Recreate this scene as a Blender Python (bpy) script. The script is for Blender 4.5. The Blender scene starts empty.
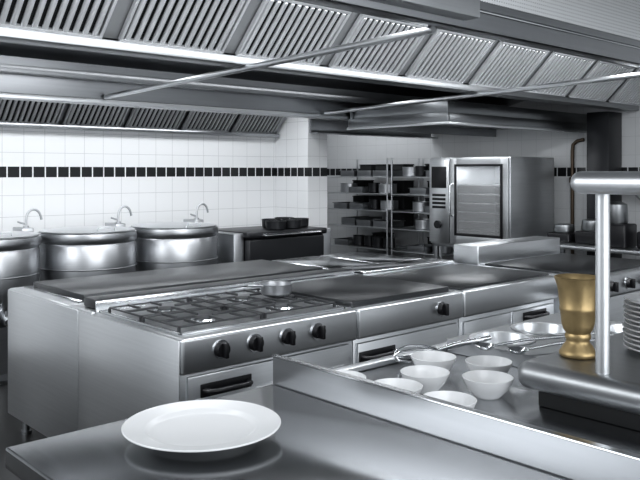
import bpy, bmesh, math, random
from mathutils import Vector, Matrix
random.seed(4)
S=bpy.context.scene
COL=S.collection
S.view_settings.view_transform='Standard'
try: S.view_settings.look='Medium High Contrast'
except Exception as e: print(e)

# ---------------------------------------------------------------- materials
def base(name):
    m=bpy.data.materials.new(name); m.use_nodes=True
    nt=m.node_tree; b=nt.nodes['Principled BSDF']
    return m,nt,b
def plain(name,col,rough=.5,metal=0.,var=.08,scale=12,coat=0.,bump=0.):
    m,nt,b=base(name)
    tc=nt.nodes.new('ShaderNodeTexCoord'); n=nt.nodes.new('ShaderNodeTexNoise'); n.inputs['Scale'].default_value=scale
    n.inputs['Detail'].default_value=4
    nt.links.new(tc.outputs['Object'],n.inputs['Vector'])
    mx=nt.nodes.new('ShaderNodeMix'); mx.data_type='RGBA'
    mx.inputs[6].default_value=(*[c*(1-var) for c in col],1); mx.inputs[7].default_value=(*[min(1,c*(1+var)) for c in col],1)
    nt.links.new(n.outputs['Fac'],mx.inputs[0]); nt.links.new(mx.outputs[2],b.inputs['Base Color'])
    b.inputs['Roughness'].default_value=rough; b.inputs['Metallic'].default_value=metal
    b.inputs['Coat Weight'].default_value=coat
    if bump:
        bp=nt.nodes.new('ShaderNodeBump'); bp.inputs['Strength'].default_value=bump; bp.inputs['Distance'].default_value=.002
        nt.links.new(n.outputs['Fac'],bp.inputs['Height']); nt.links.new(bp.outputs['Normal'],b.inputs['Normal'])
    return m
def steel(name,col=(.72,.735,.75),rough=.32,st=(3,3,110),bump=.06,var=.08):
    m,nt,b=base(name)
    tc=nt.nodes.new('ShaderNodeTexCoord'); mp=nt.nodes.new('ShaderNodeMapping'); mp.inputs['Scale'].default_value=st
    n=nt.nodes.new('ShaderNodeTexNoise'); n.inputs['Scale'].default_value=1; n.inputs['Detail'].default_value=5
    nt.links.new(tc.outputs['Object'],mp.inputs['Vector']); nt.links.new(mp.outputs['Vector'],n.inputs['Vector'])
    n2=nt.nodes.new('ShaderNodeTexNoise'); n2.inputs['Scale'].default_value=1.3; n2.inputs['Detail'].default_value=1
    nt.links.new(tc.outputs['Object'],n2.inputs['Vector'])
    mx=nt.nodes.new('ShaderNodeMix'); mx.data_type='RGBA'
    mx.inputs[6].default_value=(*[c*(1-var) for c in col],1); mx.inputs[7].default_value=(*[min(1,c*(1+var)) for c in col],1)
    nt.links.new(n.outputs['Fac'],mx.inputs[0]); nt.links.new(mx.outputs[2],b.inputs['Base Color'])
    mr=nt.nodes.new('ShaderNodeMapRange'); mr.inputs['To Min'].default_value=rough*.9; mr.inputs['To Max'].default_value=rough*1.1
    nt.links.new(n2.outputs['Fac'],mr.inputs['Value']); nt.links.new(mr.outputs['Result'],b.inputs['Roughness'])
    b.inputs['Metallic'].default_value=1
    bp=nt.nodes.new('ShaderNodeBump'); bp.inputs['Strength'].default_value=bump; bp.inputs['Distance'].default_value=.001
    nt.links.new(n.outputs['Fac'],bp.inputs['Height']); nt.links.new(bp.outputs['Normal'],b.inputs['Normal'])
    return m
def tiles(name,strip=True,size=.2,white=(.78,.79,.80),grout=(.52,.53,.54)):
    m,nt,b=base(name); L=nt.links.new
    tc=nt.nodes.new('ShaderNodeTexCoord'); sp=nt.nodes.new('ShaderNodeSeparateXYZ'); L(tc.outputs['Object'],sp.inputs[0])
    def M(op,a,c=None,d=None):
        n=nt.nodes.new('ShaderNodeMath'); n.operation=op
        for i,v in enumerate((a,c,d)):
            if v is None: continue
            if isinstance(v,(int,float)): n.inputs[i].default_value=v
            else: L(v,n.inputs[i])
        return n.outputs[0]
    u=M('ADD',sp.outputs[0],sp.outputs[1]); z=sp.outputs[2]
    def line(v,s,w):
        f=M('FRACT',M('DIVIDE',v,s)); return M('LESS_THAN',f,w)
    g=M('MAXIMUM',line(u,size,.02),line(z,size,.02))
    mx=nt.nodes.new('ShaderNodeMix'); mx.data_type='RGBA'; mx.inputs[6].default_value=(*white,1); mx.inputs[7].default_value=(*grout,1)
    L(g,mx.inputs[0]); out=mx.outputs[2]
    if strip:
        band=M('MULTIPLY',M('GREATER_THAN',z,1.57),M('LESS_THAN',z,1.67))
        t=M('MULTIPLY',band,M('GREATER_THAN',M('FRACT',M('DIVIDE',u,.12)),.11))
        m2=nt.nodes.new('ShaderNodeMix'); m2.data_type='RGBA'; L(t,m2.inputs[0]); L(out,m2.inputs[6]); m2.inputs[7].default_value=(.012,.013,.015,1)
        out=m2.outputs[2]
    L(out,b.inputs['Base Color']); b.inputs['Roughness'].default_value=.3
    bp=nt.nodes.new('ShaderNodeBump'); bp.invert=True; bp.inputs['Strength'].default_value=.3; bp.inputs['Distance'].default_value=.002
    L(g,bp.inputs['Height']); L(bp.outputs['Normal'],b.inputs['Normal'])
    return m
def perforated(name):
    m,nt,b=base(name); L=nt.links.new
    tc=nt.nodes.new('ShaderNodeTexCoord'); sp=nt.nodes.new('ShaderNodeSeparateXYZ'); L(tc.outputs['Object'],sp.inputs[0])
    def M(op,a,c=None):
        n=nt.nodes.new('ShaderNodeMath'); n.operation=op
        for i,v in enumerate((a,c)):
            if v is None: continue
            if isinstance(v,(int,float)): n.inputs[i].default_value=v
            else: L(v,n.inputs[i])
        return n.outputs[0]
    fx=M('SUBTRACT',M('FRACT',M('DIVIDE',sp.outputs[0],.02)),.5); fz=M('SUBTRACT',M('FRACT',M('DIVIDE',sp.outputs[2],.02)),.5)
    r=M('ADD',M('MULTIPLY',fx,fx),M('MULTIPLY',fz,fz)); h=M('LESS_THAN',r,.04)
    mx=nt.nodes.new('ShaderNodeMix'); mx.data_type='RGBA'; mx.inputs[6].default_value=(.70,.715,.725,1); mx.inputs[7].default_value=(.34,.35,.36,1)
    L(h,mx.inputs[0]); L(mx.outputs[2],b.inputs['Base Color']); b.inputs['Metallic'].default_value=.5; b.inputs['Roughness'].default_value=.4
    return m
STEEL=steel('brushed_steel')
STEELH=steel('brushed_steel_horizontal',st=(4,110,4),rough=.30)
STEELP=steel('polished_steel',col=(.76,.775,.79),rough=.17,bump=.02)
STEELD=steel('dull_steel',col=(.32,.33,.34),rough=.38)
KETM=steel('kettle_steel',col=(.46,.47,.485),rough=.36)
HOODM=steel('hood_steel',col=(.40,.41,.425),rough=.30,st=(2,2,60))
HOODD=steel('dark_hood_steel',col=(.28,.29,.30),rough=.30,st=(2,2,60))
TOPM=steel('worktop_steel',col=(.31,.32,.33),rough=.12,st=(90,3,3),bump=.015)
PREPM=steel('prep_worktop_steel',col=(.50,.51,.525),rough=.25,st=(90,3,3),bump=.03)
SHELFM=steel('matte_shelf_steel',col=(.33,.34,.35),rough=.42,st=(90,3,3),bump=.02)
POSTM=steel('satin_post_steel',col=(.68,.695,.71),rough=.42,st=(3,3,60),bump=.02)
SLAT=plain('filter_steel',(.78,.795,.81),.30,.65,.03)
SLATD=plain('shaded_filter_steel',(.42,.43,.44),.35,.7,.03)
BACKP=plain('filter_frame_steel',(.36,.37,.38),.4,.5,.03)
BLACK=plain('black_plastic',(.012,.012,.014),.35)
DARK=plain('dark_enamel',(.022,.023,.026),.35,.3)
PLATEM=plain('griddle_iron',(.075,.078,.082),.28,.8)
IRON=plain('cast_iron',(.09,.093,.097),.42,.6,bump=.3,scale=60)
CAVITY=plain('dark_gap',(.012,.013,.014),.7)
CHINA=plain('white_porcelain',(.74,.75,.76),.25,0,.01)
BRASS=plain('aged_brass',(.46,.35,.19),.46,.9,.22,30,bump=.2)
COPPER=plain('bronze_pipe',(.10,.075,.055),.4,.6)
PERF=perforated('perforated_steel')
TILE=tiles('white_tile_black_border'); TILE2=tiles('white_tile_border_dim',True,white=(.56,.57,.58),grout=(.44,.45,.46))  # TILE2: dimness of the rack bay put into a darker white
FLOORM=tiles('dark_floor_tile',False,.3,(.05,.052,.055),(.03,.03,.03))
CEILM=plain('ceiling_paint',(.22,.23,.24),.8)
m,nt,b=base('oven_glass'); b.inputs['Base Color'].default_value=(.5,.51,.52,1); b.inputs['Roughness'].default_value=.06
b.inputs['Alpha'].default_value=.35; nz=nt.nodes.new('ShaderNodeTexNoise'); nz.inputs['Scale'].default_value=3
mr=nt.nodes.new('ShaderNodeMapRange'); mr.inputs['To Min'].default_value=.04; mr.inputs['To Max'].default_value=.12
nt.links.new(nz.outputs['Fac'],mr.inputs['Value']); nt.links.new(mr.outputs['Result'],b.inputs['Roughness']); GLASS=m

# ---------------------------------------------------------------- mesh helpers
def B(): return bmesh.new()
def _setmi(bm,vs,mi):
    if mi:
        for v in vs:
            for f in v.link_faces: f.material_index=mi
def box(bm,x0,x1,y0,y1,z0,z1,bev=0.,mi=0,seg=2):
    M=Matrix.Translation(((x0+x1)/2,(y0+y1)/2,(z0+z1)/2))@Matrix.Diagonal((x1-x0,y1-y0,z1-z0,1))
    r=bmesh.ops.create_cube(bm,size=1,matrix=M); vs=r['verts']; _setmi(bm,vs,mi)
    if bev:
        es=list({e for v in vs for e in v.link_edges})
        bmesh.ops.bevel(bm,geom=es,offset=bev,segments=seg,affect='EDGES',profile=.5)
def cyl(bm,p0,p1,r0,r1=None,seg=24,mi=0):
    p0=Vector(p0);p1=Vector(p1);d=p1-p0
    q=d.to_track_quat('Z','Y').to_matrix().to_4x4()
    r=bmesh.ops.create_cone(bm,cap_ends=True,segments=seg,radius1=r0,radius2=r0 if r1 is None else r1,depth=d.length,matrix=Matrix.Translation((p0+p1)/2)@q)
    _setmi(bm,r['verts'],mi)
def lathe(bm,prof,c=(0,0,0),seg=48,mi=0):
    rings=[]
    for r,z in prof:
        if r<1e-6: rings.append([bm.verts.new((c[0],c[1],c[2]+z))])
        else: rings.append([bm.verts.new((c[0]+r*math.cos(2*math.pi*i/seg),c[1]+r*math.sin(2*math.pi*i/seg),c[2]+z)) for i in range(seg)])
    for a,b2 in zip(rings,rings[1:]):
        for i in range(seg):
            j=(i+1)%seg
            if len(a)==1 and len(b2)==1: continue
            if len(a)==1: f=[a[0],b2[j],b2[i]]
            elif len(b2)==1: f=[a[i],a[j],b2[0]]
            else: f=[a[i],a[j],b2[j],b2[i]]
            fc=bm.faces.new(f); fc.material_index=mi
def tube(bm,pts,r,seg=10,closed=False,mi=0):
    pts=[Vector(p) for p in pts]; n=len(pts); rings=[]
    prev=None
    for i,p in enumerate(pts):
        a=pts[(i-1)%n] if (closed or i>0) else p; c=pts[(i+1)%n] if (closed or i<n-1) else p
        t=(c-a).normalized()
        if prev is None:
            prev=t.orthogonal().normalized()
        prev=(prev-t*prev.dot(t)).normalized()
        bi=t.cross(prev)
        rr=r[i] if isinstance(r,(list,tuple)) else r
        rings.append([bm.verts.new(p+rr*(math.cos(2*math.pi*k/seg)*prev+math.sin(2*math.pi*k/seg)*bi)) for k in range(seg)])
    for i in range(n if closed else n-1):
        a=rings[i]; c=rings[(i+1)%n]
        for k in range(seg):
            l=(k+1)%seg; f=bm.faces.new([a[k],a[l],c[l],c[k]]); f.material_index=mi
    if not closed:
        for rg,rev in ((rings[0],True),(rings[-1],False)):
            f=bm.faces.new(rg[::-1] if rev else rg); f.material_index=mi
def prism(bm,poly,x0,x1,mi=0):
    """polygon in (y,z) extruded along x"""
    a=[bm.verts.new((x0,y,z)) for y,z in poly]; c=[bm.verts.new((x1,y,z)) for y,z in poly]
    n=len(poly)
    fs=[bm.faces.new(a),bm.faces.new(c[::-1])]
    for i in range(n):
        j=(i+1)%n; fs.append(bm.faces.new([a[j],a[i],c[i],c[j]]))
    for f in fs: f.material_index=mi
WL={}
def thing(name,loc,label,cat,group=None):
    o=bpy.data.objects.new(name,None); o.empty_display_size=.1; o.location=loc
    o['label']=label;o['category']=cat
    if group:o['group']=group
    COL.objects.link(o); WL[o.name]=Vector(loc); return o
def _mesh(name,bm,mats,off,ang=40):
    bmesh.ops.recalc_face_normals(bm,faces=bm.faces[:])
    bmesh.ops.translate(bm,verts=bm.verts[:],vec=-Vector(off))
    me=bpy.data.meshes.new(name); bm.to_mesh(me); bm.free()
    for mt in (mats if isinstance(mats,(list,tuple)) else [mats]): me.materials.append(mt)
    me.shade_smooth(); me.set_sharp_from_angle(angle=math.radians(ang))
    return me
def part(name,bm,mats,parent,label=None,ang=40):
    off=WL[parent.name]; o=bpy.data.objects.new(name,_mesh(name,bm,mats,off,ang)); COL.objects.link(o); o.parent=parent
    WL[o.name]=off
    if label:o['label']=label
    return o
def solo(name,bm,mats,loc,label,cat,group=None,ang=40):
    o=bpy.data.objects.new(name,_mesh(name,bm,mats,loc,ang)); COL.objects.link(o); o.location=loc
    o['label']=label;o['category']=cat
    if group:o['group']=group
    return o
def struct(name,bm,mat):
    o=bpy.data.objects.new(name,_mesh(name,bm,mat,(0,0,0))); COL.objects.link(o); o['kind']='structure'; return o
def clone(root,loc,rot=None,label=None):
    def rec(o,p):
        c=o.copy(); COL.objects.link(c)
        if p: c.parent=p
        for ch in o.children: rec(ch,c)
        return c
    kids=list(root.children)
    c=root.copy(); COL.objects.link(c)
    for ch in kids: rec(ch,c)
    c.location=loc
    if rot is not None: c.rotation_euler=(0,0,rot)
    if label: c['label']=label
    return c

# ---------------------------------------------------------------- room
CZ=3.0
bm=B(); box(bm,-2.6,8.2,-2.5,9.0,-.1,0); struct('floor',bm,FLOORM)
bm=B(); box(bm,-2.6,8.2,-2.5,9.0,CZ,CZ+.1); struct('ceiling',bm,CEILM)
bm=B(); box(bm,-2.6,5.82,7.2,7.4,0,CZ); box(bm,5.82,6.12,6.6,7.4,0,CZ); struct('wall_back',bm,TILE)
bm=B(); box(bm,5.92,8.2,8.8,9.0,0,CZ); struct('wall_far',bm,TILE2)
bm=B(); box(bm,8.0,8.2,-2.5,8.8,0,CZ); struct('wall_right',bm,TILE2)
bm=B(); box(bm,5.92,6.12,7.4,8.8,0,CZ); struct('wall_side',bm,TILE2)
bm=B(); box(bm,7.70,7.998,3.95,4.20,0,2.26,.008); struct('trim_1',bm,DARK)

# ---------------------------------------------------------------- island hood
H=thing('extractor_hood',(3.7,3.84,2.27),'long stainless island canopy hood with baffle filters over the cooking block','extractor hood')
X0,X1=-.6,7.98
bm=B()
box(bm,X0,X1,2.22,2.25,2.30,CZ-.002,.004); box(bm,X0,X1,2.225,2.33,2.30,2.315,.004); box(bm,X0,X1,2.318,2.33,2.30,2.35,.002)
prism(bm,[(2.25,2.60),(3.46,2.66),(3.46,2.675),(2.25,2.615)],X0,X1)
box(bm,X0,X1,5.37,5.40,2.30,CZ-.002,.004); box(bm,X0,X1,5.29,5.395,2.30,2.315,.004); box(bm,X0,X1,5.29,5.302,2.30,2.35,.002)
prism(bm,[(4.22,2.66),(5.37,2.42),(5.37,2.435),(4.22,2.675)],X0,X1)
prism(bm,[(3.88,2.32),(4.22,2.66),(4.22,2.675),(3.86,2.33)],X0,X1)
box(bm,X0,X0+.02,2.25,5.37,2.30,CZ-.002)
part('canopy',bm,HOODM,H)
bm=B(); box(bm,X0+.02,X1,3.765,3.92,2.27,2.31,.006); part('grease_trough',bm,STEELD,H)
bm=B(); box(bm,X0+.02,X1,3.752,3.764,2.27,2.318,.002); part('trough_lip',bm,STEELD,H)
bm=B(); prism(bm,[(3.80,2.335),(3.47,2.665),(3.49,2.675),(3.82,2.345)],X0+.02,X1); part('filter_backing',bm,BACKP,H)
bm=B(); box(bm,2.95,X1,2.212,2.22,2.44,2.88,.002); part('supply_grille',bm,PERF,H,'perforated steel air supply panel')
bm=B(); box(bm,1.95,2.94,2.13,2.219,2.33,2.90,.006); part('duct_box',bm,STEEL,H,'smooth steel box duct')
bm=B(); box(bm,2.95,X1,2.205,2.22,2.385,2.40,.003); part('edge_rail',bm,STEELP,H)
def filt(w,h,n):
    bm=B(); fr=.018
    box(bm,0,w,0,fr,0,.03,.003);box(bm,0,w,h-fr,h,0,.03,.003);box(bm,0,fr,fr,h-fr,0,.03,.003);box(bm,w-fr,w,fr,h-fr,0,.03,.003)
    box(bm,fr,w-fr,fr,h-fr,-.004,.004,mi=1)  # dark sheet standing in for the shade behind the slats
    p=(w-2*fr)/n
    for i in range(n):
        x=fr+p*(i+.2); box(bm,x,x+p*.57,fr,h-fr,.008,.032,.010,seg=3)
    return bm
def addfilters(H,xs,w,h,n,org,zs,mat):
    me=None
    for i,x in enumerate(xs):
        if me is None:
            bm=filt(w,h,n)
            a=math.radians(45)
            R=Matrix(((1,0,0,0),(0,-math.cos(a),-math.sin(a),0),(0,math.sin(a),-math.cos(a),0),(0,0,0,1)))
            bmesh.ops.transform(bm,matrix=R,verts=bm.verts[:])
            me=_mesh('baffle_filter',bm,[mat,CAVITY],(0,0,0))
        o=bpy.data.objects.new('baffle_filter',me); COL.objects.link(o); o.parent=H
        o.location=Vector((x,org,zs))-WL[H.name]
addfilters(H,[1.93+.77*k-.77*3+.045 for k in range(11)],.67,.44,12,3.785,2.335,SLAT)
for k,(xx,ya,za,yb,zb) in enumerate([(2.81,2.30,2.285,5.57,2.205),(5.14,2.30,2.285,5.57,2.20)]):
    bm=B(); tube(bm,[(xx,ya,za),(xx,yb,zb)],.019,12); part('brace_tube',bm,STEEL,H)

# wall hood, runs on past the end of the tiled wall
H2=thing('extractor_hood',(3.2,6.4,2.03),'long stainless wall canopy hood above the boiling kettles','extractor hood')
X0,X1=.4,7.97
bm=B(); box(bm,X0,X1,5.6,5.63,2.15,CZ-.002,.004); box(bm,X0,X1,5.605,5.72,2.15,2.165,.003); box(bm,X0,X1,5.71,5.72,2.15,2.19,.002)
prism(bm,[(5.63,2.55),(6.57,2.50),(6.57,2.515),(5.63,2.565)],X0,X1)
prism(bm,[(7.16,2.07),(6.74,2.50),(6.76,2.51),(7.18,2.08)],X0,5.80); prism(bm,[(6.57,2.50),(6.80,2.50),(6.80,2.515),(6.57,2.515)],X0,5.80)
box(bm,X0,5.80,7.08,7.197,2.03,2.07,.01); box(bm,X0,X0+.02,5.63,7.19,2.15,CZ-.002)
box(bm,5.83,X1,6.56,6.59,2.06,2.55,.004); box(bm,5.83,X1,6.45,6.56,2.06,2.075,.003)
part('canopy',bm,HOODM,H2)
bm=B(); box(bm,X0,X1,5.588,5.6,2.15,2.19,.004); part('edge_rail',bm,STEEL,H2)
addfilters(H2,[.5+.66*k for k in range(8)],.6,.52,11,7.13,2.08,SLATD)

# oven hood
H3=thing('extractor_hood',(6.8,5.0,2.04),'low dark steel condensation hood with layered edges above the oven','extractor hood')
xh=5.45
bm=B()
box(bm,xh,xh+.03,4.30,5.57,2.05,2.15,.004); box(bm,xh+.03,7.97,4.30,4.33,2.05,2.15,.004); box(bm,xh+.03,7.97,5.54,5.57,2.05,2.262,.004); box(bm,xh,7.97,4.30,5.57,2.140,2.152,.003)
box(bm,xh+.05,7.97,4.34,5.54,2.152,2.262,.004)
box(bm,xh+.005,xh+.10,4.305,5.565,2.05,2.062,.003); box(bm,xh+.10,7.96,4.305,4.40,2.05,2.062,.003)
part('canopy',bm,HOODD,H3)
bm=B(); box(bm,xh-.012,xh,4.29,5.58,2.045,2.07,.003); box(bm,xh,7.96,4.288,4.30,2.045,2.07,.003); part('edge_rail',bm,STEEL,H3)

# ---------------------------------------------------------------- cooking island
def knob(bm,x,y,z):
    cyl(bm,(x,y,z),(x,y-.008,z),.042,mi=1); cyl(bm,(x,y-.008,z),(x,y-.03,z),.036,.032)
    box(bm,x-.009,x+.009,y-.055,y-.028,z-.034,z+.034,.004)
def legs(root,x0,x1,y0,y1,h=.14,inset=.08):
    for x in (x0+inset,x1-inset):
        for y in (y0+inset,y1-inset):
            bm=B(); cyl(bm,(x,y,.0),(x,y,.02),.032); cyl(bm,(x,y,.02),(x,y,h+.005),.022); part('leg',bm,STEELD,root)
def dhandle(x,y,z,w=.24):
    bm=B(); pts=[(x-w/2,y,z),(x-w/2+.01,y-.035,z),(x-w/2+.04,y-.05,z),(x+w/2-.04,y-.05,z),(x+w/2-.01,y-.035,z),(x+w/2,y,z)]
    tube(bm,pts,.013,10); box(bm,x-w/2-.02,x+w/2+.02,y-.006,y,z-.03,z+.03,.003); return bm
def door(root,x0,x1,y,z0,z1,hx=None,name='oven_door',hz=None):
    bm=B(); box(bm,x0,x1,y-.02,y,z0,z1,.006); box(bm,x0+.04,x1-.04,y-.024,y-.018,z0+.04,z1-.10,.003)
    d=part(name,bm,STEEL,root)
    part('handle',dhandle(hx if hx else (x0+x1)/2,y-.02,(hz if hz else z1-.05)),BLACK,d,'black curved handle')
YF,YB=2.84,3.70
def rangebody(root,x0,x1,yf=YF,yb=YB,flip=False):
    bm=B(); box(bm,x0,x1,yf+.04,yb,.14,.741,.002); part('body',bm,STEEL,root)
    bm=B(); box(bm,x0,x1,yf,yb,.742,.90,.014,seg=4); part('control_panel',bm,STEELH,root)
    legs(root,x0,x1,yf,yb)
R=thing('cooking_range',(2.28,3.27,0),'stainless gas range with four cast iron burners and black knobs','cooking range')
x0,x1=1.787,2.85; rangebody(R,x0,x1)
bm=B(); box(bm,1.777,1.786,2.855,3.835,.13,.893,.002); part('side_panel',bm,STEEL,R)
bm=B(); box(bm,x0+.03,x1-.02,YF+.07,YB-.02,.898,.906,.003,mi=0); 
for a in ((x0+.03,x1-.02,YF+.07,YF+.085),(x0+.03,x1-.02,YB-.035,YB-.02),(x0+.03,x0+.045,YF+.07,YB-.02),(x1-.035,x1-.02,YF+.07,YB-.02)):
    box(bm,*a,.90,.912,.003,mi=1)
part('burner_tray',bm,[SHELFM,STEELP],R)
bw=(x1-x0-.09)/2; bd=.34
for i in range(2):
    for j in range(2):
        cx=x0+.05+bw*(i+.5); cy=YF+.10+bd*(j+.5)+.01
        bm=B(); lathe(bm,[(0,.905),(.085,.905),(.08,.910),(.062,.911),(.055,.918),(.03,.920),(0,.921)],(cx,cy,0),28); part('burner',bm,STEELP,R)
        bm=B(); lathe(bm,[(.045,.918),(.045,.923),(.02,.925),(0,.925)],(cx,cy,0),28); part('burner_cap',bm,IRON,R)
        bm=B(); hx,hy=bw/2-.006,bd/2-.006; z0,z1=.924,.933
        box(bm,cx-hx,cx+hx,cy-hy,cy-hy+.010,z0,z1,.003);box(bm,cx-hx,cx+hx,cy+hy-.010,cy+hy,z0,z1,.003)
        box(bm,cx-hx,cx-hx+.010,cy-hy,cy+hy,z0,z1,.003);box(bm,cx+hx-.010,cx+hx,cy-hy,cy+hy,z0,z1,.003)
        for s in (-1,1):
            box(bm,*sorted((cx+s*hx,cx+s*.05)),cy-.0045,cy+.0045,z0,z1+.003,.002)
            for dx in (-.13,0,.13):
                box(bm,cx+dx-.0045,cx+dx+.0045,*sorted((cy+s*hy,cy+s*(.05 if dx==0 else .035))),z0,z1+.003,.002)
            for sy in (-1,1):
                box(bm,cx+s*hx-.004 if s<0 else cx+hx-.012,cx+s*hx+.008 if s<0 else cx+hx,*sorted((cy+sy*hy,cy+sy*(hy-.012))),.906,z0+.002)
        part('pan_grate',bm,IRON,R)
for x in (1.985,2.175,2.37,2.565):
    bm=B(); knob(bm,x,YF,.83); part('knob',bm,[BLACK,STEELP],R,'black control knob')
door(R,x0+.04,x1-.04,YF+.04,.18,.725,hx=2.03,hz=.655)
G=thing('griddle_range',(3.3,3.27,0),'stainless range with flat dark griddle plate and one knob','cooking range')
x0,x1=2.856,3.75; rangebody(G,x0,x1)
bm=B(); box(bm,x0+.02,x1-.05,YF+.07,YB-.03,.898,.930,.006,mi=0); box(bm,x0+.01,x1-.02,YF+.05,YB-.02,.896,.905,.003,mi=1); part('griddle_plate',bm,[PLATEM,STEELP],G)
bm=B(); knob(bm,3.535,YF,.825); part('knob',bm,[BLACK,STEELP],G,'black control knob')
door(G,x0+.02,x1-.03,YF+.04,.18,.715,hx=3.02,hz=.64)
N=thing('worktop_unit',(4.3,3.27,0),'stainless drawer unit with flat steel worktop beside the griddle','kitchen cabinet')
x0,x1=3.757,4.83; rangebody(N,x0,x1)
bm=B(); box(bm,x0+.03,x1-.03,YF+.06,YB-.03,.898,.912,.005); part('worktop',bm,PLATEM,N)
door(N,x0+.03,x0+.53,YF+.04,.45,.71,name='drawer',hx=4.24,hz=.60); door(N,x0+.55,x1-.03,YF+.04,.45,.71,name='drawer')
door(N,x0+.03,x0+.53,YF+.04,.17,.43,name='drawer'); door(N,x0+.55,x1-.03,YF+.04,.17,.43,name='drawer')
SP=thing('service_spine',(3.3,3.84,0),'narrow raised dark flue strip along the middle of the cooking block','flue')
bm=B(); box(bm,1.788,4.83,3.702,3.978,.0,.899,.002); part('body',bm,STEEL,SP)
bm=B(); box(bm,1.84,3.74,3.77,3.91,.90,.950,.012,seg=4); part('flue_cap',bm,PLATEM,SP)
bm=B(); box(bm,1.84,3.74,3.758,3.769,.90,.944,.003); part('trim_rail',bm,STEELP,SP)
bm=B(); box(bm,3.80,4.8,3.72,3.96,.90,.935,.012,seg=3); part('flue_cap',bm,STEELP,SP)
def mirrorbody(root,x0,x1):
    bm=B(); box(bm,x0,x1,3.98,4.80,.14,.741,.002); part('body',bm,STEEL,root)
    bm=B(); box(bm,x0,x1,3.98,4.84,.742,.90,.014,seg=4); part('control_panel',bm,STEELH,root)
    legs(root,x0,x1,3.98,4.84)
Q=thing('solid_top_range',(2.7,4.41,0),'stainless range with smooth dark solid top','cooking range')
mirrorbody(Q,1.787,3.75)
bm=B(); box(bm,1.777,1.786,3.842,4.825,.13,.893,.002); part('side_panel',bm,STEEL,Q)
bm=B(); box(bm,1.90,3.70,4.03,4.74,.898,.940,.008,mi=0); box(bm,1.86,3.72,4.01,4.78,.896,.910,.003,mi=1); part('hot_plate',bm,[PLATEM,STEELP],Q)
Q2=thing('worktop_unit',(4.3,4.41,0),'stainless unit with bright raised pasta well rims','kitchen cabinet')
mirrorbody(Q2,3.757,4.83)
bm=B(); box(bm,3.80,4.28,4.03,4.76,.898,.925,.012,seg=3); box(bm,4.32,4.79,4.03,4.76,.898,.925,.012,seg=3); part('worktop',bm,STEELP,Q2)
F=thing('fry_top',(5.5,3.2,0),'stainless frying griddle with raised steel box behind the plate','griddle')
x0,x1,y0,y1=4.9,6.12,2.60,3.84
bm=B(); box(bm,x0,x1,y0+.03,y1,.14,.74,.004); part('body',bm,STEEL,F)
bm=B(); box(bm,x0,x1,y0,y1,.747,.90,.016,seg=4); part('control_panel',bm,STEELH,F); legs(F,x0,x1,y0,y1)
bm=B(); box(bm,x0+.04,x1-.04,y0+.08,y1-.30,.898,.915,.005); part('griddle_plate',bm,PLATEM,F)
bm=B(); box(bm,x0+.01,x1-.01,y1-.26,y1-.02,.90,1.045,.008,seg=3); part('splash_guard',bm,STEEL,F)
for x in (5.1,5.35,5.6,5.85):
    bm=B(); knob(bm,x,y0,.825); part('knob',bm,[BLACK,STEELP],F)
P=thing('saucepan',(2.70,3.33,.936),'small steel saucepan on the burner grate','saucepan')
bm=B(); lathe(bm,[(0,0),(.070,0),(.084,.012),(.088,.060),(.094,.063),(.094,.066),(.084,.064),(.078,.012),(0,.008)],P.location,36); part('pan_body',bm,KETM,P)
bm=B(); tube(bm,[(2.62,3.33,.992),(2.57,3.335,1.0),(2.51,3.34,1.004)],[.007,.007,.008],10); part('handle',bm,KETM,P)

# ---------------------------------------------------------------- boiling kettles
K=thing('boiling_kettle',(2.97,6.22,0),'large round brushed steel boiling kettle with flat hinged lid','kettle','boiling kettles against the tiled wall')
c=(2.97,6.22,0)
bm=B(); lathe(bm,[(0,.42),(.2,.43),(.33,.49),(.385,.60),(.398,.72),(.400,.96),(.392,.975),(.405,.99),(.412,1.02),(.406,1.055),(.36,1.055),(.345,.9),(.3,.6),(0,.5)],c,64); part('vessel',bm,KETM,K)
bm=B(); lathe(bm,[(0,1.056),(.34,1.057),(.392,1.059),(.394,1.068),(.36,1.074),(.20,1.080),(.08,1.083),(0,1.084)],c,64); part('lid',bm,STEEL,K)
bm=B(); tube(bm,[(c[0]-.08,c[1]-.33,1.073),(c[0]-.07,c[1]-.345,1.10),(c[0]+.07,c[1]-.345,1.10),(c[0]+.08,c[1]-.33,1.073)],.007,8); part('lid_handle',bm,STEEL,K)
bm=B(); tube(bm,[(c[0]+.403*math.cos(t*math.pi/24),c[1]+.403*math.sin(t*math.pi/24),.78) for t in range(48)],.006,8,True); part('band',bm,KETM,K)
bm=B(); lathe(bm,[(0,0),(.27,0),(.27,.03),(.22,.06),(.2,.40),(.24,.45),(0,.46)],c,40); part('pedestal',bm,STEELD,K)
bm=B(); box(bm,c[0]+.365,c[0]+.465,c[1]+.20,c[1]+.42,0,1.09,.008); part('support_column',bm,KETM,K)
bm=B(); cyl(bm,(c[0],c[1]-.35,.52),(c[0],c[1]-.48,.48),.03); cyl(bm,(c[0],c[1]-.44,.49),(c[0],c[1]-.44,.56),.012); part('drain_valve',bm,STEELP,K)
q=(c[0]+.42,c[1]+.26)
bm=B(); pts=[(q[0],q[1],1.09),(q[0],q[1],1.15)]+[(q[0]-(-.065+.065*math.cos(a)),q[1],1.15+.085*math.sin(a)) for a in [math.pi*k/10 for k in range(1,10)]]+[(q[0]+.133,q[1],1.15)]
tube(bm,pts,.010,10); cyl(bm,(q[0],q[1],1.09),(q[0],q[1],1.105),.024); cyl(bm,(q[0]-.01,q[1],1.12),(q[0]-.07,q[1],1.14),.008); part('swivel_tap',bm,KETM,K)
K.scale=(1,1,1.055)
clone(K,(2.12,6.22,0)); clone(K,(3.82,6.22,0))
BP=thing('tilting_braising_pan',(4.95,6.2,0),'rectangular stainless braising pan with dark closed lid','braising pan')
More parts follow.
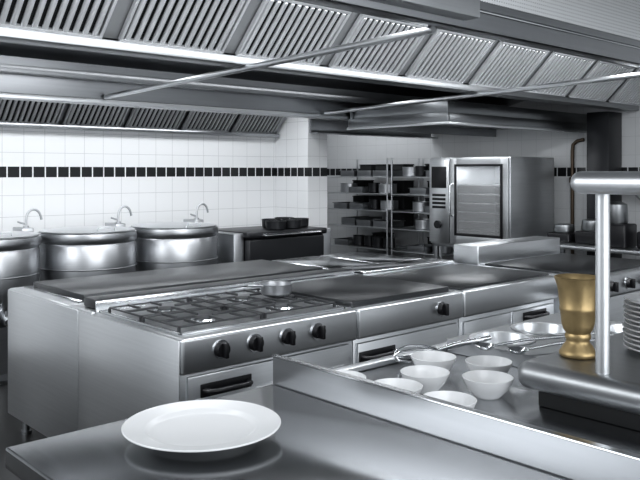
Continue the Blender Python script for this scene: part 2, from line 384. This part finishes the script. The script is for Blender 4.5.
bm=B(); box(bm,4.44,5.44,5.90,6.55,.45,.98,.03,seg=3); part('pan_body',bm,DARK,BP)
for xa in (4.31,5.45):
    bm=B(); box(bm,xa,xa+.12,5.95,6.5,0,1.03,.01); part('support_column',bm,KETM,BP)
bm=B(); box(bm,4.42,5.46,5.88,6.57,.98,1.04,.02,seg=3); part('lid',bm,DARK,BP)
bm=B(); tube(bm,[(4.6,5.9,1.01),(4.6,5.82,1.01),(5.3,5.82,1.01),(5.3,5.9,1.01)],.014,10); part('handle',bm,STEELP,BP)
bm=B(); lathe(bm,[(0,0),(.09,0),(.10,.01),(.105,.085),(.11,.088),(.10,.088),(.095,.012),(0,.01)],(0,0,0),28)
cy0=solo('cooking_pot',bm,DARK,(0,0,0),'small black metal cooking pot on the braising pan lid','pot','pots on the braising pan')
cy0.location=(4.90,6.05,1.04)
for p in ((5.13,6.08,1.04),(5.34,6.2,1.04),(5.05,6.3,1.04),(5.32,6.42,1.04)): clone(cy0,p)

# ---------------------------------------------------------------- combi oven
O=thing('combi_oven',(7.28,5.12,0),'stainless combination oven with glass door standing on open frame','oven')
xa,xb,ya,yb,za,zb=6.86,7.71,4.59,5.66,.81,1.78
bm=B()
box(bm,xa,xb,ya,ya+.04,za,zb,.006);box(bm,xa,xb,5.34,yb,za,zb,.006);box(bm,xa,xb,ya+.04,5.34,zb-.06,zb,.004);box(bm,xa,xb,ya+.04,5.34,za,za+.06,.004);box(bm,xb-.05,xb,ya+.04,5.34,za+.06,zb-.06)
part('body',bm,POSTM,O)
bm=B(); y2,y3=ya+.01,5.36
box(bm,xa-.035,xa-.002,y2,y2+.09,za+.01,zb-.01,.006);box(bm,xa-.035,xa-.002,y3-.09,y3,za+.01,zb-.01,.006);box(bm,xa-.035,xa-.002,y2+.09,y3-.09,zb-.09,zb-.01,.004);box(bm,xa-.035,xa-.002,y2+.09,y3-.09,za+.01,za+.13,.004)
D=part('door',bm,POSTM,O)
bm=B(); y4,y5=y2+.085,y3-.085
box(bm,xa-.040,xa-.034,y4-.02,y4+.012,za+.11,zb-.075,.002);box(bm,xa-.040,xa-.034,y5-.012,y5+.02,za+.11,zb-.075,.002);box(bm,xa-.040,xa-.034,y4,y5,zb-.10,zb-.075,.002);box(bm,xa-.040,xa-.034,y4,y5,za+.11,za+.14,.002)
part('window_gasket',bm,BLACK,D)
bm=B(); box(bm,xa-.026,xa-.012,y2+.08,y3-.08,za+.12,zb-.08); part('window',bm,GLASS,D,'clear oven door glass')
bm=B(); tube(bm,[(xa-.035,y3-.04,za+.32),(xa-.085,y3-.04,za+.34),(xa-.085,y3-.04,za+.66),(xa-.035,y3-.04,za+.68)],.013,10); part('handle',bm,STEELP,D)
bm=B(); box(bm,xa-.03,xa-.002,5.375,yb-.005,za+.02,zb-.02,.005); CP=part('control_panel',bm,STEEL,O)
bm=B(); box(bm,xa-.034,xa-.029,5.41,yb-.04,zb-.34,zb-.10,.002); part('display',bm,BLACK,CP,'black display')
for k in range(4):
    bm=B(); z=zb-.42-.045*k; box(bm,xa-.034,xa-.029,5.42,yb-.05,z-.014,z+.014,.003); part('button',bm,BLACK,CP)
bm=B(); cyl(bm,(xa-.03,5.52,za+.22),(xa-.06,5.52,za+.22),.045); part('knob',bm,BLACK,CP)
for k in range(6):
    bm=B(); z=za+.16+.10*k; box(bm,xa+.04,xb-.08,ya+.05,5.33,z,z+.014); part('tray',bm,STEELP,O)
bm=B()
for x in (xa+.05,xb-.05):
    for y in (ya+.05,yb-.05): box(bm,x-.02,x+.02,y-.02,y+.02,0,.80,.003)
box(bm,xa+.02,xb-.02,ya+.02,yb-.02,.78,.81,.003); box(bm,xa+.03,xb-.03,ya+.03,yb-.03,.25,.27,.003)
part('stand',bm,STEELD,O)
bm=B(); tube(bm,[(7.972,4.52,0),(7.972,4.52,1.86),(7.972,4.51,1.93),(7.972,4.46,1.97),(7.972,4.40,1.98),(7.972,4.38,1.98)],.020,12); cyl(bm,(7.966,4.52,1.5),(7.966,4.52,1.56),.032)
solo('gas_pipe',bm,COPPER,(7.972,4.52,0),'dark bronze coloured pipe fixed to the tiled wall','pipe')

# ---------------------------------------------------------------- storage racks and contents
def rack(y0,y1,x0=7.30,x1=7.92,top=1.80,zs=(.3,.62,.90,1.12,1.34,1.56)):
    r=thing('storage_rack',((x0+x1)/2,(y0+y1)/2,0),'steel wire storage rack loaded with cookware','storage rack','storage racks')
    for x in (x0,x1):
        for y in (y0,y1):
            bm=B(); cyl(bm,(x,y,0),(x,y,top),.012,seg=12); part('post',bm,KETM,r)
    for z in zs:
        bm=B(); box(bm,x0,x1,y0+.012,y1-.012,z-.014,z,.004); part('shelf',bm,STEEL,r)
    return zs
zs=rack(6.74,7.90); rack(5.86,6.66)
bm=B(); lathe(bm,[(0,0),(.11,0),(.12,.01),(.12,.12),(.128,.125),(.115,.125),(.112,.012),(0,.01)],(0,0,0),28)
pot=solo('stock_pot',bm,KETM,(0,0,0),'dull steel stock pot on rack shelf','pot','pots on the storage racks')
bm=B(); lathe(bm,[(0,0),(.07,0),(.08,.01),(.08,.13),(.086,.135),(.076,.135),(.072,.012),(0,.01)],(0,0,0),28)
pot2=solo('storage_canister',bm,DARK,(0,0,0),'dark round canister on rack shelf','canister','canisters on the storage racks')
bm=B(); box(bm,-.16,.16,-.13,.13,0,.012,.003);box(bm,-.16,-.15,-.13,.13,.012,.08,.002);box(bm,.15,.16,-.13,.13,.012,.08,.002);box(bm,-.15,.15,-.13,-.12,.012,.08,.002);box(bm,-.15,.15,.12,.13,.012,.08,.002);box(bm,-.175,.175,-.145,-.13,.073,.08);box(bm,-.175,.175,.13,.145,.073,.08)
gn=solo('food_pan',bm,STEELD,(0,0,0),'rectangular dull food pan on rack shelf','food pan','pans on the storage racks')
bm=B(); box(bm,-.14,.40,-.13,.13,0,.006,.001); box(bm,-.14,-.13,-.13,.13,.006,.024);box(bm,.39,.40,-.13,.13,.006,.024);box(bm,-.13,.39,-.13,-.12,.006,.024);box(bm,-.13,.39,.12,.13,.006,.024)
cr=solo('baking_tray',bm,STEELD,(0,0,0),'thin dark metal baking tray on rack shelf','tray','trays on the storage racks')
bm=B(); box(bm,-.10,.10,-.11,.11,0,.15,.008); box(bm,-.105,.105,-.115,.115,.15,.165,.004)
ct=solo('storage_crate',bm,CAVITY,(0,0,0),'black lidded plastic storage crate on steel shelf','crate','crates on the shelves')
first={}
def put(k,loc):
    src={'p':pot,'c':pot2,'g':gn,'b':cr,'x':ct}[k]
    if k not in first: src.location=loc; first[k]=1
    else: clone(src,loc)
for (ya,yb) in ((6.74,7.90),(5.86,6.66)):
    for z in zs:
        y=ya+.16
        while y<yb-.12:
            k=random.choice('pppccgggb'); st={'p':.26,'c':.18,'g':.30,'b':.28}[k]
            if k=='b':
                for n in range(random.choice((3,4,5))): put('b',(7.48,y,z+.025*n))
            else:
                put(k,(7.49+random.uniform(-.01,.03),y,z))
                if random.random()<.6: put('x',(7.78,y,z))
            y+=st

# ---------------------------------------------------------------- far service table
T=thing('service_table',(7.3,3.7,0),'narrow steel table along the wall by the dark pillar','table')
bm=B(); box(bm,7.05,7.68,2.5,4.50,.84,.88,.006); part('tabletop',bm,STEEL,T)
for x in (7.10,7.63):
    for y in (2.56,4.44):
        bm=B(); box(bm,x-.02,x+.02,y-.02,y+.02,0,.84,.003); part('leg',bm,STEELD,T)
for (x,y,w,h) in ((7.45,4.32,.26,.18),(7.45,4.0,.26,.24),(7.3,3.66,.3,.42),(7.4,3.3,.3,.3)):
    A=thing('food_mixer',(x,y,.88),'small black countertop food machine on the wall table','kitchen appliance','black machines on the wall table')
    bm=B(); box(bm,x-.13,x+.13,y-w/2,y+w/2,.88,.88+h*.55,.02,seg=3); part('housing',bm,BLACK,A)
    bm=B(); lathe(bm,[(0,0),(.10,0),(.11,.02),(.10,h*.45),(.06,h*.5),(0,h*.52)],(x,y,.88+h*.55),24); part('lid',bm,STEELD,A)
WS=thing('wall_shelf',(7.8,3.4,1.45),'steel wall shelf carrying dark crates','shelf')
bm=B(); box(bm,7.62,7.995,2.7,3.90,1.43,1.45,.004); part('board',bm,STEEL,WS)
for y in (2.9,3.7):
    bm=B(); tube(bm,[(7.985,y,1.28),(7.70,y,1.425)],.010,8); part('bracket',bm,STEELD,WS)
for y in (3.72,3.42,3.1): put('x',(7.80,y,1.45))

# ---------------------------------------------------------------- foreground pass counter
CT=1.05
C=thing('pass_counter',(.945,.2,0),'dark brushed stainless pass counter with raised upstand','counter')
bm=B(); box(bm,.59,1.30,-1.4,1.62,CT-.045,CT,.006,seg=3); part('worktop',bm,TOPM,C)
bm=B(); box(bm,.66,1.29,-1.35,1.56,.12,CT-.045,.003); part('body',bm,STEELD,C)
bm=B(); box(bm,1.302,1.314,-1.4,1.62,CT-.045,1.122,.001,seg=1); part('upstand',bm,HOODM,C)
bm=B(); box(bm,1.300,1.318,-1.4,1.622,1.122,1.127,.001,seg=1); part('upstand_edge',bm,STEELP,C)
for x in (.72,1.24):
    for y in (-1.25,1.48):
        bm=B(); cyl(bm,(x,y,0),(x,y,.125),.024); part('leg',bm,STEELD,C)
def plateprof(R,h,foot=.60):
    f=R*foot
    return [(0,.003),(f-.006,.003),(f-.004,0),(f+.002,0),(f+.006,.003),(R*.70,h*.50),(R*.98,h-.005),(R,h-.003),(R,h-.001),(R*.985,h),(R*.965,h-.0015),(R*.74,h*.62+.002),(R*.71,h*.62),(R*.67,.0085),(R*.63,.0065),(0,.0060)]
bm=B(); lathe(bm,plateprof(.172,.022),(0,0,0),96)
pl=solo('dinner_plate',bm,CHINA,(0,0,0),'large round white porcelain plate on the steel counter','plate',ang=22); pl.location=(.944,1.42,CT)

# ---------------------------------------------------------------- prep counter behind upstand
W=thing('prep_counter',(2.1,.3,0),'stainless prep counter with bowls and inset round pans','counter')
bm=B(); box(bm,1.32,2.85,-1.4,1.72,.12,.955,.004); part('body',bm,STEELD,W)
bm=B(); box(bm,1.32,2.85,-1.4,1.72,.957,1.0,.005); part('worktop',bm,PREPM,W)
bm=B(); box(bm,1.32,2.85,1.68,1.72,1.0,1.018,.005);box(bm,1.32,1.34,-1.4,1.68,1.0,1.018,.005);box(bm,2.82,2.85,-1.4,1.68,1.0,1.018,.005)
part('rim',bm,STEEL,W)
holes=[(2.25,1.54),(2.50,1.54),(2.72,1.30),(2.47,1.30)]
bm=B(); zt=1.045; es=[]
def loop(pts):
    vs=[bm.verts.new((x,y,zt)) for x,y in pts]
    for i in range(len(vs)): es.append(bm.edges.new((vs[i],vs[(i+1)%len(vs)])))
    return vs
ov=loop([(2.11,1.19),(2.84,1.19),(2.84,1.67),(2.11,1.67)])
for hx,hy in holes: loop([(hx+.103*math.cos(2*math.pi*k/40),hy+.103*math.sin(2*math.pi*k/40)) for k in range(40)])
bmesh.ops.triangle_fill(bm,use_beauty=True,use_dissolve=False,edges=es)
lv=[bm.verts.new((v.co.x,v.co.y,1.001)) for v in ov]
for i in range(4): j=(i+1)%4; bm.faces.new([ov[i],ov[j],lv[j],lv[i]])
part('insert_plate',bm,SHELFM,W)
for x in (1.42,2.77):
    for y in (-1.3,1.6):
        bm=B(); cyl(bm,(x,y,0),(x,y,.125),.024); part('leg',bm,STEELD,W)
bm=B(); lathe(bm,[(0,.004),(.030,.003),(.031,0),(.035,0),(.038,.005),(.056,.024),(.067,.046),(.070,.054),(.0685,.055),(.063,.046),(.052,.026),(.035,.010),(0,.008)],(0,0,0),56)
bw0=solo('bowl',bm,CHINA,(0,0,0),'small white porcelain bowl on the prep counter','bowl','white bowls on the prep counter',ang=60)
bl=[(1.475,1.535),(1.525,1.375),(1.69,1.415),(1.53,1.205),(1.775,1.262),(1.925,1.365),(1.85,1.515),(1.44,1.05)]
bw0.location=(*bl[0],1.0)
for i,p in enumerate(bl[1:]): clone(bw0,(*p,1.0))
bm=B(); lathe(bm,[(0,.002),(.085,.002),(.095,.008),(.100,.042),(.112,.0455),(.112,.049),(.096,.048),(.090,.012),(0,.008)],(0,0,0),48)
rp=solo('round_insert_pan',bm,STEEL,(0,0,0),'round steel food pan set into the prep counter','food pan','round steel pans on the prep counter'); rp.location=(*holes[0],1.0)
for h in holes[1:]: clone(rp,(*h,1.0))
WH=thing('whisk',(1.95,1.62,1.03),'steel wire balloon whisk lying beside the bowls','whisk')
dv=Vector((.95,-.31,0)).normalized(); o=Vector((1.86,1.65,1.034))
bm=B(); tube(bm,[o+dv*.12,o+dv*.2+Vector((0,0,.012)),o+dv*.34+Vector((0,0,.024))],[.007,.010,.009],10); part('handle',bm,STEELP,WH)
bm=B(); sd=Vector((-dv.y,dv.x,0))
for k in range(4):
    a=math.pi*k/4; ax=sd*math.cos(a)+Vector((0,0,1))*math.sin(a)
    tube(bm,[o+dv*.14+ax*.004,o+dv*.08+ax*.022,o+dv*.02+ax*.028,o-dv*.02+ax*.02,o-dv*.032,o-dv*.02-ax*.02,o+dv*.02-ax*.028,o+dv*.08-ax*.022,o+dv*.14-ax*.004],.0018,6)
part('wires',bm,STEELP,WH)
def ladle(dx,dy):
    L=thing('ladle',(2.2+dx,1.4+dy,1.045),'long steel serving ladle resting on the insert plate','ladle')
    bm=B(); tube(bm,[(2.085+dx,1.46+dy,1.060),(2.20+dx,1.42+dy,1.068),(2.38+dx,1.37+dy,1.062)],[.004,.005,.006],8); part('handle',bm,STEELP,L)
    bm=B(); lathe(bm,[(0,-.016),(.02,-.012),(.034,0),(.032,.001),(.018,-.010),(0,-.013)],(2.055+dx,1.47+dy,1.064),24); part('ladle_bowl',bm,STEELP,L)
ladle(0,0); ladle(.03,-.10)

# ---------------------------------------------------------------- pass shelf
PS=thing('pass_shelf',(2.1,.2,1.0),'two tier grey steel pass shelf with rounded edges and round post','shelf')
bm=B(); box(bm,1.757,2.42,-1.3,1.17,1.045,1.12,.034,seg=8); part('lower_shelf',bm,SHELFM,PS)
bm=B(); box(bm,1.80,2.38,-1.25,1.12,1.001,1.06,.003); part('base',bm,CAVITY,PS)
bm=B(); box(bm,1.735,2.42,-1.3,1.0,1.566,1.622,.026,seg=6); part('upper_shelf',bm,POSTM,PS)
for (x,y) in ((1.812,.945),(2.36,.925),(1.812,-.9),(2.36,-.9)):
    bm=B(); cyl(bm,(x,y,1.119),(x,y,1.57),.0175,seg=32); part('post',bm,POSTM,PS)
MX=Vector((1.925,1.075,1.12))
MO=thing('mortar',MX,'aged brass footed mortar standing on the pass shelf','mortar')
pr=[(0,.004),(.044,0),(.049,.005),(.049,.014),(.044,.020),(.039,.030),(.032,.038),(.030,.046),(.034,.052),(.034,.060),(.032,.065),(.038,.074),(.043,.09),(.0465,.125),(.0485,.128),(.0485,.136),(.0475,.139),(.051,.170),(.054,.192),(.059,.207),(.063,.217),(.060,.220),(.052,.208),(.045,.18),(.038,.11),(0,.09)]
bm=B(); lathe(bm,[(r,z*.985) for r,z in pr],MX,56); part('cup',bm,BRASS,MO,ang=50)
bm=B(); lathe(bm,plateprof(.122,.020,.6),(0,0,0),64)
p0=solo('side_plate',bm,CHINA,(0,0,0),'white porcelain plate in a stack on the pass shelf','plate','stacked plates on the pass shelf',ang=60); p0.location=(2.145,.92,1.12)
for k in range(1,11): clone(p0,(2.145+random.uniform(-.003,.003),.92+random.uniform(-.003,.003),1.12+.0130*k))

# ---------------------------------------------------------------- lights
def area(loc,rot,sx,sy,p,col=(.95,.975,1)):
    l=bpy.data.lights.new('area',type='AREA'); l.shape='RECTANGLE'; l.size=sx;l.size_y=sy;l.energy=p;l.color=col
    o=bpy.data.objects.new('area_light',l); o.location=loc;o.rotation_euler=rot; COL.objects.link(o)
area((1.2,-.4,2.95),(0,0,0),3.5,1.2,48)
area((2.2,-2.3,2.0),(math.radians(88),0,math.radians(-15)),4.5,1.6,105)  # fill added behind the camera to brighten the hood front
area((3.2,2.62,2.53),(math.radians(35),0,0),6.5,.2,80)  # added strip, hidden by the hood lip, to brighten the filters
area((3.2,4.8,2.5),(0,0,0),5,.2,12)
area((3.1,6.35,2.49),(math.radians(12),0,0),4.8,.5,62)
area((7.0,7.4,2.9),(0,0,0),1.2,1.4,22)
area((7.2,4.95,1.70),(0,0,0),.5,.3,4)
area((6.7,5.0,2.04),(0,0,0),.5,.9,8)
area((5.6,1.2,2.9),(0,math.radians(-25),0),1.5,.8,30)
area((-1.8,3.5,2.4),(0,math.radians(-75),0),1.2,3,75)
w=bpy.data.worlds.new('World'); S.world=w; w.use_nodes=True
bg=w.node_tree.nodes['Background']; bg.inputs[0].default_value=(.90,.95,1,1); bg.inputs[1].default_value=.55

cam=bpy.data.cameras.new('Camera'); co=bpy.data.objects.new('Camera',cam); COL.objects.link(co); S.camera=co
co.location=(0,0,1.62); co.rotation_euler=(math.radians(90),0,-math.radians(42.3))
cam.sensor_width=36; cam.lens=770/640*36; cam.shift_y=-68/640; cam.clip_start=.05
